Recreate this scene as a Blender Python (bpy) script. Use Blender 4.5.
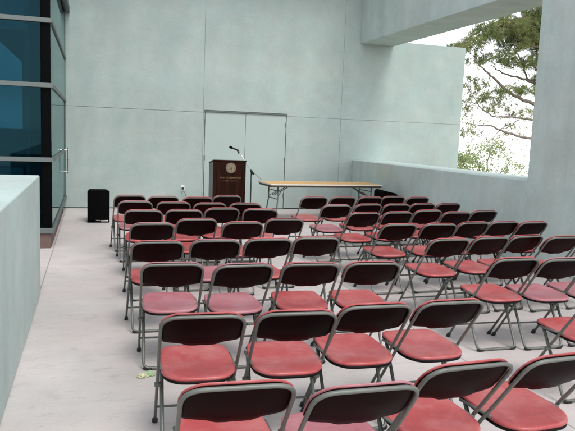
import bpy, bmesh, math, random
from mathutils import Vector, Matrix
rnd = random.Random(7)
R = math.radians

# ------------------------------------------------------------------ camera, sky, sun, exposure
for o in list(bpy.data.objects):
    bpy.data.objects.remove(o)
scene = bpy.context.scene
C = scene.collection

cam_data = bpy.data.cameras.new('camera')
cam = bpy.data.objects.new('camera', cam_data)
C.objects.link(cam)
CR = Vector((0.95582969, -0.29137066, 0.03863606))
CU = Vector((-0.00077598, 0.12894840, 0.99165100))
CF = Vector((0.29392006, 0.94787945, -0.12302661))
cm = Matrix((CR, CU, -CF)).transposed().to_4x4()
cm.translation = Vector((0.50477, -13.91584, 1.65406))
cam.matrix_world = cm
cam_data.sensor_fit = 'HORIZONTAL'
cam_data.sensor_width = 36
cam_data.lens = 39.9
cam_data.clip_start = 0.05
cam_data.clip_end = 20000
scene.camera = cam

SUN_EL, SUN_AZ = 54.0, 164.0         # azimuth measured from +y (towards the stage) clockwise
world = bpy.data.worlds.new('World')
scene.world = world
world.use_nodes = True
wn, wl = world.node_tree.nodes, world.node_tree.links
wn.clear()
sky = wn.new('ShaderNodeTexSky')
sky.sky_type = 'NISHITA'
sky.sun_disc = False
sky.sun_elevation = R(SUN_EL)
sky.sun_rotation = R(SUN_AZ)
sky.air_density = 1.0
sky.dust_density = 0.4
sky.ozone_density = 1.0
hs = wn.new('ShaderNodeHueSaturation')       # overcast: the blue is greyed out
hs.inputs['Saturation'].default_value = 0.16
bg = wn.new('ShaderNodeBackground')
bg.inputs['Strength'].default_value = 0.15
wo = wn.new('ShaderNodeOutputWorld')
wl.new(sky.outputs[0], hs.inputs['Color'])
wl.new(hs.outputs[0], bg.inputs['Color'])
wl.new(bg.outputs[0], wo.inputs['Surface'])

sd = bpy.data.lights.new('sun', 'SUN')
sd.energy = 1.0
sd.angle = R(22)
sd.color = (1.0, 0.97, 0.92)
sun = bpy.data.objects.new('sun', sd)
C.objects.link(sun)
sdir = Vector((math.sin(R(SUN_AZ)) * math.cos(R(SUN_EL)), math.cos(R(SUN_AZ)) * math.cos(R(SUN_EL)), math.sin(R(SUN_EL))))
sun.rotation_euler = sdir.to_track_quat('Z', 'Y').to_euler()
sun.location = (0, -8, 30)

scene.view_settings.view_transform = 'Standard'
scene.view_settings.look = 'None'
scene.view_settings.gamma = 1
scene.view_settings.use_curve_mapping = False
scene.view_settings.exposure = 1.12
scene.render.engine = 'CYCLES'
scene.cycles.max_bounces = 8
scene.cycles.use_denoising = True

# ------------------------------------------------------------------ materials
def mat(name, col, rough=0.6, metal=0.0, spec=0.5, var=0.0, vscale=6.0, bump=0.0, bscale=40.0, objrand=0.0, stretch=None, coat=0.0):
    m = bpy.data.materials.new(name)
    m.use_nodes = True
    n, l = m.node_tree.nodes, m.node_tree.links
    b = n['Principled BSDF']
    b.inputs['Base Color'].default_value = (*col, 1)
    b.inputs['Roughness'].default_value = rough
    b.inputs['Metallic'].default_value = metal
    b.inputs['Specular IOR Level'].default_value = spec
    b.inputs['Coat Weight'].default_value = coat
    tc = n.new('ShaderNodeTexCoord')
    vec = tc.outputs['Object']
    if stretch:
        mp = n.new('ShaderNodeMapping')
        mp.inputs['Scale'].default_value = stretch
        l.new(vec, mp.inputs[0])
        vec = mp.outputs[0]
    if objrand:
        oi = n.new('ShaderNodeObjectInfo')
        off = n.new('ShaderNodeVectorMath')
        off.operation = 'MULTIPLY_ADD'
        l.new(oi.outputs['Random'], off.inputs[0])
        off.inputs[1].default_value = (37, 51, 13)
        l.new(vec, off.inputs[2])
        vec = off.outputs[0]
    if var or objrand:
        nz = n.new('ShaderNodeTexNoise')
        nz.inputs['Scale'].default_value = vscale
        nz.inputs['Detail'].default_value = 6
        nz.inputs['Roughness'].default_value = 0.6
        l.new(vec, nz.inputs['Vector'])
        mr = n.new('ShaderNodeMapRange')
        mr.inputs['From Min'].default_value = 0.25
        mr.inputs['From Max'].default_value = 0.75
        mr.inputs['To Min'].default_value = 1 - var
        mr.inputs['To Max'].default_value = 1 + var
        l.new(nz.outputs['Fac'], mr.inputs[0])
        fac = mr.outputs[0]
        if objrand:
            m2 = n.new('ShaderNodeMapRange')
            m2.inputs['To Min'].default_value = 1 - objrand
            m2.inputs['To Max'].default_value = 1 + objrand
            l.new(oi.outputs['Random'], m2.inputs[0])
            mm = n.new('ShaderNodeMath')
            mm.operation = 'MULTIPLY'
            l.new(fac, mm.inputs[0])
            l.new(m2.outputs[0], mm.inputs[1])
            fac = mm.outputs[0]
        vm = n.new('ShaderNodeVectorMath')
        vm.operation = 'SCALE'
        vm.inputs[0].default_value = col
        l.new(fac, vm.inputs['Scale'])
        l.new(vm.outputs[0], b.inputs['Base Color'])
        rr = n.new('ShaderNodeMapRange')
        rr.inputs['To Min'].default_value = max(0.03, rough - 0.12)
        rr.inputs['To Max'].default_value = min(1, rough + 0.12)
        l.new(nz.outputs['Fac'], rr.inputs[0])
        l.new(rr.outputs[0], b.inputs['Roughness'])
    if bump:
        bn = n.new('ShaderNodeTexNoise')
        bn.inputs['Scale'].default_value = bscale
        bn.inputs['Detail'].default_value = 5
        l.new(vec, bn.inputs['Vector'])
        bp = n.new('ShaderNodeBump')
        bp.inputs['Strength'].default_value = bump
        bp.inputs['Distance'].default_value = 0.01
        l.new(bn.outputs['Fac'], bp.inputs['Height'])
        l.new(bp.outputs[0], b.inputs['Normal'])
    return m

def concrete_mat(name, col, seed=0.0, cloud=0.10, streak=0.06, pits=0.05):
    """cast concrete: broad clouds, faint vertical run marks, fine grain and pits"""
    m = bpy.data.materials.new(name)
    m.use_nodes = True
    n, l = m.node_tree.nodes, m.node_tree.links
    b = n['Principled BSDF']
    b.inputs['Roughness'].default_value = 0.72
    b.inputs['Specular IOR Level'].default_value = 0.35
    geo = n.new('ShaderNodeNewGeometry')
    def noise(scale, mapscale, detail, lo, hi, a, bb):
        mp = n.new('ShaderNodeMapping')
        mp.inputs['Location'].default_value = (seed, seed * 2, seed * 3)
        mp.inputs['Scale'].default_value = mapscale
        l.new(geo.outputs['Position'], mp.inputs[0])
        t = n.new('ShaderNodeTexNoise')
        t.inputs['Scale'].default_value = scale
        t.inputs['Detail'].default_value = detail
        t.inputs['Roughness'].default_value = 0.62
        l.new(mp.outputs[0], t.inputs['Vector'])
        r = n.new('ShaderNodeMapRange')
        r.inputs['From Min'].default_value = lo
        r.inputs['From Max'].default_value = hi
        r.inputs['To Min'].default_value = a
        r.inputs['To Max'].default_value = bb
        l.new(t.outputs['Fac'], r.inputs[0])
        return r.outputs[0], t
    f1, t1 = noise(0.9, (1, 1, 1), 8, 0.3, 0.7, 1 - cloud, 1 + cloud)
    f2, t2 = noise(2.6, (1, 1, 0.12), 4, 0.3, 0.7, 1 - streak, 1 + streak)
    f3, t3 = noise(22, (1, 1, 1), 5, 0.3, 0.7, 1 - pits, 1 + pits)
    p = n.new('ShaderNodeMath'); p.operation = 'MULTIPLY'
    q = n.new('ShaderNodeMath'); q.operation = 'MULTIPLY'
    l.new(f1, p.inputs[0]); l.new(f2, p.inputs[1])
    l.new(p.outputs[0], q.inputs[0]); l.new(f3, q.inputs[1])
    # a slow drift between a greener and a pinker grey
    mx = n.new('ShaderNodeMix'); mx.data_type = 'RGBA'
    f5, t5 = noise(3.2, (1, 1, 1), 6, 0.3, 0.7, 1 - cloud * 0.6, 1 + cloud * 0.6)
    q2 = n.new('ShaderNodeMath'); q2.operation = 'MULTIPLY'
    l.new(q.outputs[0], q2.inputs[0]); l.new(f5, q2.inputs[1]); q = q2
    f4, t4 = noise(1.7, (1, 1, 1), 3, 0.35, 0.65, 0, 1)
    l.new(f4, mx.inputs['Factor'])
    mx.inputs['A'].default_value = (col[0] * 0.965, col[1] * 1.0, col[2] * 1.0, 1)
    mx.inputs['B'].default_value = (col[0] * 1.035, col[1] * 1.0, col[2] * 0.995, 1)
    vm = n.new('ShaderNodeVectorMath'); vm.operation = 'SCALE'
    l.new(mx.outputs['Result'], vm.inputs[0])
    l.new(q.outputs[0], vm.inputs['Scale'])
    l.new(vm.outputs[0], b.inputs['Base Color'])
    bp = n.new('ShaderNodeBump')
    bp.inputs['Strength'].default_value = 0.25
    bp.inputs['Distance'].default_value = 0.006
    l.new(t3.outputs['Fac'], bp.inputs['Height'])
    l.new(bp.outputs[0], b.inputs['Normal'])
    return m

def floor_mat():
    m = bpy.data.materials.new('floor_concrete')
    m.use_nodes = True
    n, l = m.node_tree.nodes, m.node_tree.links
    b = n['Principled BSDF']
    b.inputs['Specular IOR Level'].default_value = 0.35
    geo = n.new('ShaderNodeNewGeometry')
    def noise(scale, ms, detail, rough=0.6, dist=0.0):
        mp = n.new('ShaderNodeMapping'); mp.inputs['Scale'].default_value = ms
        mp.inputs['Rotation'].default_value = (0, 0, R(12))
        l.new(geo.outputs['Position'], mp.inputs[0])
        t = n.new('ShaderNodeTexNoise')
        t.inputs['Scale'].default_value = scale; t.inputs['Detail'].default_value = detail
        t.inputs['Roughness'].default_value = rough; t.inputs['Distortion'].default_value = dist
        l.new(mp.outputs[0], t.inputs['Vector'])
        return t.outputs['Fac']
    def mr(sock, a, bb, c, d):
        r = n.new('ShaderNodeMapRange')
        for k, v in zip(('From Min', 'From Max', 'To Min', 'To Max'), (a, bb, c, d)):
            r.inputs[k].default_value = v
        l.new(sock, r.inputs[0]); return r.outputs[0]
    def mul(a, bb):
        q = n.new('ShaderNodeMath'); q.operation = 'MULTIPLY'
        l.new(a, q.inputs[0]); l.new(bb, q.inputs[1]); return q.outputs[0]
    cloud = mr(noise(0.8, (1, 1, 1), 8), 0.3, 0.7, 0.90, 1.08)
    trowel = mr(noise(1.6, (0.8, 3.2, 1), 6, 0.65, 0.8), 0.35, 0.65, 0.965, 1.02)
    grain = mr(noise(60, (1, 1, 1), 4), 0.3, 0.7, 0.95, 1.05)
    scuff = mr(noise(5.5, (1.0, 2.6, 1), 7, 0.7, 1.2), 0.57, 0.68, 1.0, 0.78)
    spots = mr(noise(3.1, (1, 1, 1), 2), 0.62, 0.72, 1.0, 0.90)
    specks = mr(noise(17, (1, 1.8, 1), 3, 0.75, 0.4), 0.68, 0.74, 1.0, 0.62)
    grime = mr(noise(0.45, (1, 1, 1), 5, 0.6, 0.6), 0.35, 0.68, 0.84, 1.04)
    sx = n.new('ShaderNodeSeparateXYZ'); l.new(geo.outputs['Position'], sx.inputs[0])
    fac = mul(mul(mul(cloud, trowel), grain), mul(mul(scuff, spots), mul(specks, grime)))
    # sawn control joints along the room
    for axis, pos in ((0, 0.004), (0, 3.247), (1, -4.86), (1, -14.6), (0, -3.24)):
        d = n.new('ShaderNodeMath'); d.operation = 'SUBTRACT'; d.inputs[1].default_value = pos
        l.new(sx.outputs[axis], d.inputs[0])
        a = n.new('ShaderNodeMath'); a.operation = 'ABSOLUTE'; l.new(d.outputs[0], a.inputs[0])
        fac = mul(fac, mr(a.outputs[0], 0.003, 0.008, 0.55, 1.0))
    mx = n.new('ShaderNodeMix'); mx.data_type = 'RGBA'
    l.new(mr(noise(1.1, (1, 1, 1), 4), 0.35, 0.65, 0, 1), mx.inputs['Factor'])
    mx.inputs['A'].default_value = (0.560, 0.497, 0.486, 1)
    mx.inputs['B'].default_value = (0.545, 0.512, 0.497, 1)
    vm = n.new('ShaderNodeVectorMath'); vm.operation = 'SCALE'
    l.new(mx.outputs['Result'], vm.inputs[0]); l.new(fac, vm.inputs['Scale'])
    l.new(vm.outputs[0], b.inputs['Base Color'])
    l.new(mr(cloud, 0.9, 1.08, 0.5, 0.68), b.inputs['Roughness'])
    bp = n.new('ShaderNodeBump'); bp.inputs['Strength'].default_value = 0.2; bp.inputs['Distance'].default_value = 0.004
    l.new(trowel, bp.inputs['Height']); l.new(bp.outputs[0], b.inputs['Normal'])
    return m

def wood_mat(name, dark, light, axis_scale, rough=0.4, wscale=3.0, spec=0.2):
    m = bpy.data.materials.new(name)
    m.use_nodes = True
    n, l = m.node_tree.nodes, m.node_tree.links
    b = n['Principled BSDF']
    b.inputs['Roughness'].default_value = rough
    b.inputs['Specular IOR Level'].default_value = spec
    tc = n.new('ShaderNodeTexCoord')
    mp = n.new('ShaderNodeMapping'); mp.inputs['Scale'].default_value = axis_scale
    l.new(tc.outputs['Object'], mp.inputs[0])
    t = n.new('ShaderNodeTexNoise'); t.inputs['Scale'].default_value = wscale
    t.inputs['Detail'].default_value = 8; t.inputs['Distortion'].default_value = 0.6
    l.new(mp.outputs[0], t.inputs['Vector'])
    cr = n.new('ShaderNodeValToRGB')
    cr.color_ramp.elements[0].position = 0.35; cr.color_ramp.elements[0].color = (*dark, 1)
    cr.color_ramp.elements[1].position = 0.68; cr.color_ramp.elements[1].color = (*light, 1)
    l.new(t.outputs['Fac'], cr.inputs[0]); l.new(cr.outputs[0], b.inputs['Base Color'])
    return m

def glass_mat(name, ior=1.75, tint=(0.80, 0.93, 0.95), through=(0.16, 0.44, 0.58)):
    """tinted blue glazing with the dim room behind it showing through"""
    m = bpy.data.materials.new(name)
    m.use_nodes = True
    n, l = m.node_tree.nodes, m.node_tree.links
    n.clear()
    out = n.new('ShaderNodeOutputMaterial')
    fr = n.new('ShaderNodeFresnel'); fr.inputs['IOR'].default_value = ior
    tr = n.new('ShaderNodeBsdfTransparent'); tr.inputs[0].default_value = (*through, 1)
    gl = n.new('ShaderNodeBsdfGlossy'); gl.inputs[0].default_value = (*tint, 1); gl.inputs['Roughness'].default_value = 0.015
    mx = n.new('ShaderNodeMixShader')
    l.new(fr.outputs[0], mx.inputs[0]); l.new(tr.outputs[0], mx.inputs[1]); l.new(gl.outputs[0], mx.inputs[2])
    l.new(mx.outputs[0], out.inputs['Surface'])
    return m

M = {}
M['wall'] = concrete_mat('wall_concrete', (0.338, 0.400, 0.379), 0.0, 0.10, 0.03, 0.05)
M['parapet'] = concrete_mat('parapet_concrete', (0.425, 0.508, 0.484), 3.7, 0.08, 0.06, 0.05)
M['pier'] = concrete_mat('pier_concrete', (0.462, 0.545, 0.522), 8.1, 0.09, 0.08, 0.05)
M['groove'] = mat('joint_shadow_gap', (0.24, 0.28, 0.265), 0.9, var=0.1)
M['floor'] = floor_mat()
M['door'] = mat('door_paint', (0.345, 0.412, 0.389), 0.5, var=0.03, vscale=2.0, bump=0.04, bscale=60)
M['door_dark'] = mat('door_head_metal', (0.10, 0.12, 0.12), 0.45, 0.4, var=0.08)
M['hinge'] = mat('hinge_steel', (0.20, 0.21, 0.21), 0.4, 0.8, var=0.08)
M['mullion'] = mat('mullion_aluminium', (0.100, 0.120, 0.114), 0.5, 0.1, var=0.05, vscale=12)
M['frame_and_dark_strip'] = mat('black_frame_and_dark_strip', (0.0015, 0.0018, 0.002), 0.5, 0.0, 0.03, var=0.1)
M['curb'] = mat('brown_curb', (0.115, 0.072, 0.062), 0.7, var=0.22, vscale=9, bump=0.2, bscale=50)
M['glass'] = glass_mat('tinted_glass', 1.7, (0.62, 0.76, 0.77))
M['front_glass'] = glass_mat('front_glass', 1.6, (0.09, 0.21, 0.25), (0.46, 0.72, 0.80))
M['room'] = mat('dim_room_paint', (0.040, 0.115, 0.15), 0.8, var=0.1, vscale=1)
M['pane_reflection'] = mat('pale_blue_reflection', (0.30, 0.38, 0.42), 0.8, var=0.08, vscale=2)  # colour of the reflected patch painted behind the front panes
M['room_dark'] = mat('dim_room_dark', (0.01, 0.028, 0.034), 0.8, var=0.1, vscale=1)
M['steel'] = mat('pull_steel', (0.55, 0.56, 0.55), 0.3, 0.9, var=0.05)
M['tube'] = mat('grey_enamel_tube', (0.115, 0.122, 0.108), 0.42, 0.1, var=0.16, vscale=25, objrand=0.10)
M['back'] = mat('dark_maroon_plastic', (0.0072, 0.0010, 0.0013), 0.42, spec=0.06, var=0.30, vscale=5, objrand=0.40)
def seat_mat(name, col, worn, rough):
    m = mat(name, col, rough, var=0.10, vscale=5, bump=0.03, bscale=160, objrand=0.07)
    n, l = m.node_tree.nodes, m.node_tree.links
    b = n['Principled BSDF']
    base = b.inputs['Base Color'].links[0].from_socket
    off = [x for x in n if x.type == 'VECT_MATH' and x.operation == 'MULTIPLY_ADD'][0].outputs[0]
    def nz(scale, detail, lo, hi, to, stretch):
        mp = n.new('ShaderNodeMapping'); mp.inputs['Scale'].default_value = stretch
        mp.inputs['Rotation'].default_value = (0, 0, 0.5)
        l.new(off, mp.inputs[0])
        t = n.new('ShaderNodeTexNoise'); t.inputs['Scale'].default_value = scale; t.inputs['Detail'].default_value = detail
        t.inputs['Roughness'].default_value = 0.7
        l.new(mp.outputs[0], t.inputs['Vector'])
        r = n.new('ShaderNodeMapRange')
        for k, v in zip(('From Min', 'From Max', 'To Min', 'To Max'), (lo, hi, 0, to)): r.inputs[k].default_value = v
        l.new(t.outputs['Fac'], r.inputs[0]); return r.outputs[0]
    cur = base
    for sock, c in ((nz(4.5, 5, 0.42, 0.70, 0.65, (1, 1, 1)), worn), (nz(16, 6, 0.62, 0.70, 0.40, (1, 6, 1)), tuple(min(1, v * 1.5) for v in worn)),
                    (nz(11, 6, 0.64, 0.74, 0.5, (1, 1, 1)), tuple(v * 0.4 for v in col))):
        mx = n.new('ShaderNodeMix'); mx.data_type = 'RGBA'
        l.new(sock, mx.inputs['Factor']); l.new(cur, mx.inputs['A']); mx.inputs['B'].default_value = (*c, 1)
        cur = mx.outputs['Result']
    l.new(cur, b.inputs['Base Color'])
    return m
M['pad'] = seat_mat('red_plastic', (0.370, 0.058, 0.060), (0.46, 0.175, 0.172), 0.38)
M['pad_faded'] = seat_mat('faded_red_plastic', (0.345, 0.115, 0.135), (0.43, 0.230, 0.250), 0.44)
M['pan'] = mat('seat_pan_black', (0.005, 0.0025, 0.003), 0.6, 0.0, 0.15, var=0.15)
M['rubber'] = mat('black_rubber', (0.012, 0.012, 0.012), 0.75, var=0.2, vscale=30)
M['black'] = mat('black_speaker_carpet', (0.0018, 0.0018, 0.002), 0.8, 0.0, 0.03, var=0.25, vscale=60, bump=0.2, bscale=300)
M['grille'] = mat('black_grille', (0.0014, 0.0014, 0.0016), 0.7, 0.0, 0.05, var=0.2, vscale=90, bump=0.25, bscale=500)
M['white_label'] = mat('white_label', (0.75, 0.76, 0.75), 0.5, var=0.04)
M['lectern'] = wood_mat('lectern_walnut', (0.0085, 0.0026, 0.0014), (0.026, 0.0068, 0.0035), (9, 9, 0.7), 0.42, spec=0.06)
M['lectern_side'] = mat('lectern_side_grey', (0.15, 0.165, 0.16), 0.45, var=0.1, vscale=5)  # plain grey, paler than the front panel
M['gold'] = mat('dull_gold', (0.17, 0.100, 0.040), 0.55, 0.2, var=0.2, vscale=40)
M['seal'] = mat('seal_bronze_grey', (0.22, 0.175, 0.125), 0.6, 0.1, var=0.25, vscale=50)
M['seal_dark'] = mat('seal_relief', (0.10, 0.07, 0.042), 0.6, 0.1, var=0.25, vscale=50)
M['table_wood'] = wood_mat('table_plywood', (0.60, 0.30, 0.085), (0.72, 0.42, 0.14), (0.9, 9, 9), 0.36)
M['table_edge'] = mat('table_edge_white', (0.62, 0.60, 0.54), 0.4, var=0.06)
M['table_under'] = mat('table_under_dark', (0.045, 0.028, 0.018), 0.6, var=0.15)
M['leg_grey'] = mat('table_leg_grey', (0.12, 0.13, 0.13), 0.4, 0.5, var=0.1)
M['mic_black'] = mat('mic_black', (0.010, 0.011, 0.011), 0.42, 0.2, var=0.1)
M['mic_steel'] = mat('boom_chrome', (0.55, 0.57, 0.56), 0.25, 0.9, var=0.05)
M['scrap'] = mat('scrap_green', (0.30, 0.42, 0.24), 0.6, var=0.25, vscale=40)
M['scrap_pale'] = mat('scrap_pale', (0.50, 0.50, 0.33), 0.6, var=0.25, vscale=40)
M['cable'] = mat('grey_cable', (0.10, 0.12, 0.12), 0.6, var=0.1)
M['bark'] = mat('pine_bark', (0.20, 0.165, 0.145), 0.9, var=0.30, vscale=7, bump=0.6, bscale=22, stretch=(1, 1, 0.35))
M['ground'] = mat('dry_hillside', (0.20, 0.19, 0.12), 0.95, var=0.3, vscale=0.2)
M['sea'] = mat('sea_water', (0.52, 0.56, 0.57), 0.10, spec=0.7, var=0.05, vscale=0.02)  # pale base colour carries the haze and glare on the water

def leaf_mat(name, a, b_):
    m = bpy.data.materials.new(name); m.use_nodes = True
    n, l = m.node_tree.nodes, m.node_tree.links
    n.clear()
    out = n.new('ShaderNodeOutputMaterial')
    geo = n.new('ShaderNodeNewGeometry')
    t = n.new('ShaderNodeTexNoise'); t.inputs['Scale'].default_value = 1.6; t.inputs['Detail'].default_value = 3
    l.new(geo.outputs['Position'], t.inputs['Vector'])
    cr = n.new('ShaderNodeValToRGB')
    cr.color_ramp.elements[0].position = 0.35; cr.color_ramp.elements[0].color = (*a, 1)
    cr.color_ramp.elements[1].position = 0.68; cr.color_ramp.elements[1].color = (*b_, 1)
    l.new(t.outputs['Fac'], cr.inputs[0])
    d = n.new('ShaderNodeBsdfDiffuse'); tr = n.new('ShaderNodeBsdfTranslucent')
    l.new(cr.outputs[0], d.inputs[0]); l.new(cr.outputs[0], tr.inputs[0])
    mx = n.new('ShaderNodeMixShader'); mx.inputs[0].default_value = 0.5
    l.new(d.outputs[0], mx.inputs[1]); l.new(tr.outputs[0], mx.inputs[2])
    l.new(mx.outputs[0], out.inputs['Surface'])
    return m
M['needles'] = leaf_mat('pine_needles', (0.15, 0.20, 0.09), (0.40, 0.41, 0.18))
M['needles_pale'] = leaf_mat('pale_foliage', (0.30, 0.38, 0.17), (0.46, 0.52, 0.26))  # leaf colour paled to carry the haze on the farther tree

# ------------------------------------------------------------------ mesh helpers
def obj(name, bm, m, parent=None, smooth=False, mats=None):
    me = bpy.data.meshes.new(name)
    bmesh.ops.recalc_face_normals(bm, faces=bm.faces[:])
    bm.to_mesh(me); bm.free()
    for x in (mats or [m]):
        me.materials.append(x)
    if smooth:
        for p in me.polygons:
            p.use_smooth = True
    o = bpy.data.objects.new(name, me)
    C.objects.link(o)
    if parent:
        o.parent = parent
    return o

def tag(o, label, cat, group=None):
    o['label'] = label; o['category'] = cat
    if group:
        o['group'] = group
    return o

def thing(name, label, cat, loc=(0, 0, 0), rz=0.0, group=None):
    o = bpy.data.objects.new(name, None)
    C.objects.link(o)
    o.location = loc; o.rotation_euler = (0, 0, rz)
    o.empty_display_size = 0.1
    return tag(o, label, cat, group)

def add_box(bm, lo, hi, bevel=0.0, segs=2, mi=0):
    x0, y0, z0 = lo; x1, y1, z1 = hi
    vs = [bm.verts.new(p) for p in ((x0, y0, z0), (x1, y0, z0), (x1, y1, z0), (x0, y1, z0), (x0, y0, z1), (x1, y0, z1), (x1, y1, z1), (x0, y1, z1))]
    fs = [bm.faces.new([vs[i] for i in f]) for f in ((0, 3, 2, 1), (4, 5, 6, 7), (0, 1, 5, 4), (1, 2, 6, 5), (2, 3, 7, 6), (3, 0, 4, 7))]
    for f in fs:
        f.material_index = mi
    if bevel:
        es = list({e for f in fs for e in f.edges})
        bmesh.ops.bevel(bm, geom=es, offset=bevel, segments=segs, profile=0.5, affect='EDGES')

def fillet(pts, rad, n=6, closed=False):
    """round the corners of a polyline"""
    pts = [Vector(p) for p in pts]
    out = []
    N = len(pts)
    for i, p in enumerate(pts):
        if not closed and i in (0, N - 1):
            out.append(p); continue
        a = pts[i - 1] - p; b = pts[(i + 1) % N] - p
        r = rad[i] if isinstance(rad, (list, tuple)) else rad
        if r <= 0:
            out.append(p); continue
        la, lb = a.length, b.length
        a.normalize(); b.normalize()
        ang = a.angle(b)
        t = min(r / math.tan(ang / 2), la * 0.499, lb * 0.499)
        p0 = p + a * t; p1 = p + b * t
        for k in range(n + 1):
            u = k / n
            out.append(p0 * (1 - u) ** 2 + p * 2 * u * (1 - u) + p1 * u * u)
    return out

def add_tube(bm, pts, r, sides=8, caps=True, r2=None, mi=0):
    pts = [Vector(p) for p in pts]
    N = len(pts)
    rings = []
    up = None
    for i, p in enumerate(pts):
        if i == 0: d = pts[1] - p
        elif i == N - 1: d = p - pts[i - 1]
        else: d = (pts[i + 1] - p).normalized() + (p - pts[i - 1]).normalized()
        d.normalize()
        if up is None:
            up = Vector((0, 0, 1)) if abs(d.z) < 0.9 else Vector((0, 1, 0))
        u = (up - d * up.dot(d)).normalized()
        up = u
        v = d.cross(u)
        rr = r if r2 is None else r + (r2 - r) * i / (N - 1)
        if isinstance(r, (list, tuple)): rr = r[i]
        rings.append([bm.verts.new(p + (u * math.cos(2 * math.pi * k / sides) + v * math.sin(2 * math.pi * k / sides)) * rr) for k in range(sides)])
    for a, b in zip(rings, rings[1:]):
        for k in range(sides):
            f = bm.faces.new((a[k], a[(k + 1) % sides], b[(k + 1) % sides], b[k])); f.material_index = mi
    if caps:
        bm.faces.new(rings[0][::-1]).material_index = mi
        bm.faces.new(rings[-1]).material_index = mi

def add_disc(bm, c, nrm, r, h, n=24):
    """a short cylinder whose axis is nrm"""
    c = Vector(c); nrm = Vector(nrm).normalized()
    add_tube(bm, [c, c + nrm * h], r, n)

def chaikin(pts, it=2):
    for _ in range(it):
        o = []
        for a, b in zip(pts, pts[1:] + pts[:1]):
            o += [(a[0] * .75 + b[0] * .25, a[1] * .75 + b[1] * .25), (a[0] * .25 + b[0] * .75, a[1] * .25 + b[1] * .75)]
        pts = o
    return pts

# ------------------------------------------------------------------ setting
def structure(o):
    o['kind'] = 'structure'; return o

bm = bmesh.new()
add_box(bm, (-9.0, -24.0, -0.4), (7.25, 0.5, 0.0))
structure(obj('floor', bm, M['floor']))

bm = bmesh.new()                                     # hillside falling away from the terrace to the shore
prev = None
for i, (d, z) in enumerate(((0, -0.6), (6, -3.0), (14, -6.5), (30, -13), (60, -24), (95, -30.4), (140, -34))):
    ring = [bm.verts.new((-10 - d, -26 - d, z)), bm.verts.new((7.6 + d, -26 - d, z)), bm.verts.new((7.6 + d, 3 + d, z)), bm.verts.new((-10 - d, 3 + d, z))]
    if prev:
        for k in range(4):
            bm.faces.new((prev[k], prev[(k + 1) % 4], ring[(k + 1) % 4], ring[k]))
    else:
        bm.faces.new(ring)
    prev = ring
structure(obj('ground', bm, M['ground']))
bm = bmesh.new()
s = 9000
bm.faces.new([bm.verts.new(p) for p in ((-s, -s, -30), (s, -s, -30), (s, s, -30), (-s, s, -30))])
structure(obj('sea', bm, M['sea']))

# back wall: cast panels with open joints over a dark backing
JZ = 2.103
XR = 9.18
HT = 6.2
g = 0.0034; gv = 0.0022
bm = bmesh.new()
DX0, DX1, DZ = 2.865, 4.70, 2.13
B = 0.004
add_box(bm, (-0.30, 0.0, 0.016), (2.822 - gv, 0.34, JZ - g), B, 1)                # lower left
add_box(bm, (-0.30, 0.0, JZ + g), (2.822 - gv, 0.34, HT), B, 1)                 # upper left
prof = [(2.822 + gv, DZ + 0.03), (DX1 + 0.012, DZ + 0.03), (DX1 + 0.012, JZ + g), (6.02 - gv, JZ + g), (6.02 - gv, HT), (2.822 + gv, HT)]   # over the door
pa = [bm.verts.new((x, 0.0, z)) for x, z in prof]; pb = [bm.verts.new((x, 0.34, z)) for x, z in prof]
bm.faces.new(pa); bm.faces.new(pb[::-1])
for k in range(6):
    bm.faces.new((pa[k], pa[(k + 1) % 6], pb[(k + 1) % 6], pb[k]))
add_box(bm, (DX1 + 0.012, 0.0, 0.016), (6.02 - gv, 0.34, JZ - g), B, 1)
add_box(bm, (2.822 + gv, 0.0, 0.016), (DX0 - 0.012, 0.34, DZ + 0.026), B, 1)
add_box(bm, (6.02 + gv, 0.0, 0.016), (XR, 0.34, JZ - g), B, 1)
prof = [(6.02 + gv, JZ + g), (XR, JZ + g), (XR, 3.95), (7.24, 3.95), (7.24, HT), (6.02 + gv, HT)]   # its outer end stops level with the beam
pa = [bm.verts.new((x, 0.0, z)) for x, z in prof]; pb = [bm.verts.new((x, 0.34, z)) for x, z in prof]
bm.faces.new(pa); bm.faces.new(pb[::-1])
for k in range(6):
    bm.faces.new((pa[k], pa[(k + 1) % 6], pb[(k + 1) % 6], pb[k]))
bk = bmesh.new()
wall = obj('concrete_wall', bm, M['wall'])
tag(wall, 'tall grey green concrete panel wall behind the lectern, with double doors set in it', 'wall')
add_box(bk, (0.01, 0.010, 0.01), (DX0 - 0.02, 0.33, HT - 0.01))
add_box(bk, (DX1 + 0.02, 0.0102, 0.01), (7.23, 0.33, HT - 0.01))
add_box(bk, (7.2305, 0.0102, 0.01), (XR - 0.01, 0.33, 3.94))
add_box(bk, (DX0 - 0.02, 0.0104, DZ + 0.035), (DX1 + 0.02, 0.331, HT - 0.01))
obj('joint_backing', bk, M['groove'], wall)
bk = bmesh.new()
add_box(bk, (0.01, 0.004, 0.001), (DX0 - 0.021, 0.32, 0.015))
add_box(bk, (DX1 + 0.021, 0.004, 0.001), (6.35, 0.32, 0.015))
obj('base_gap', bk, M['frame_and_dark_strip'], wall)

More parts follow.
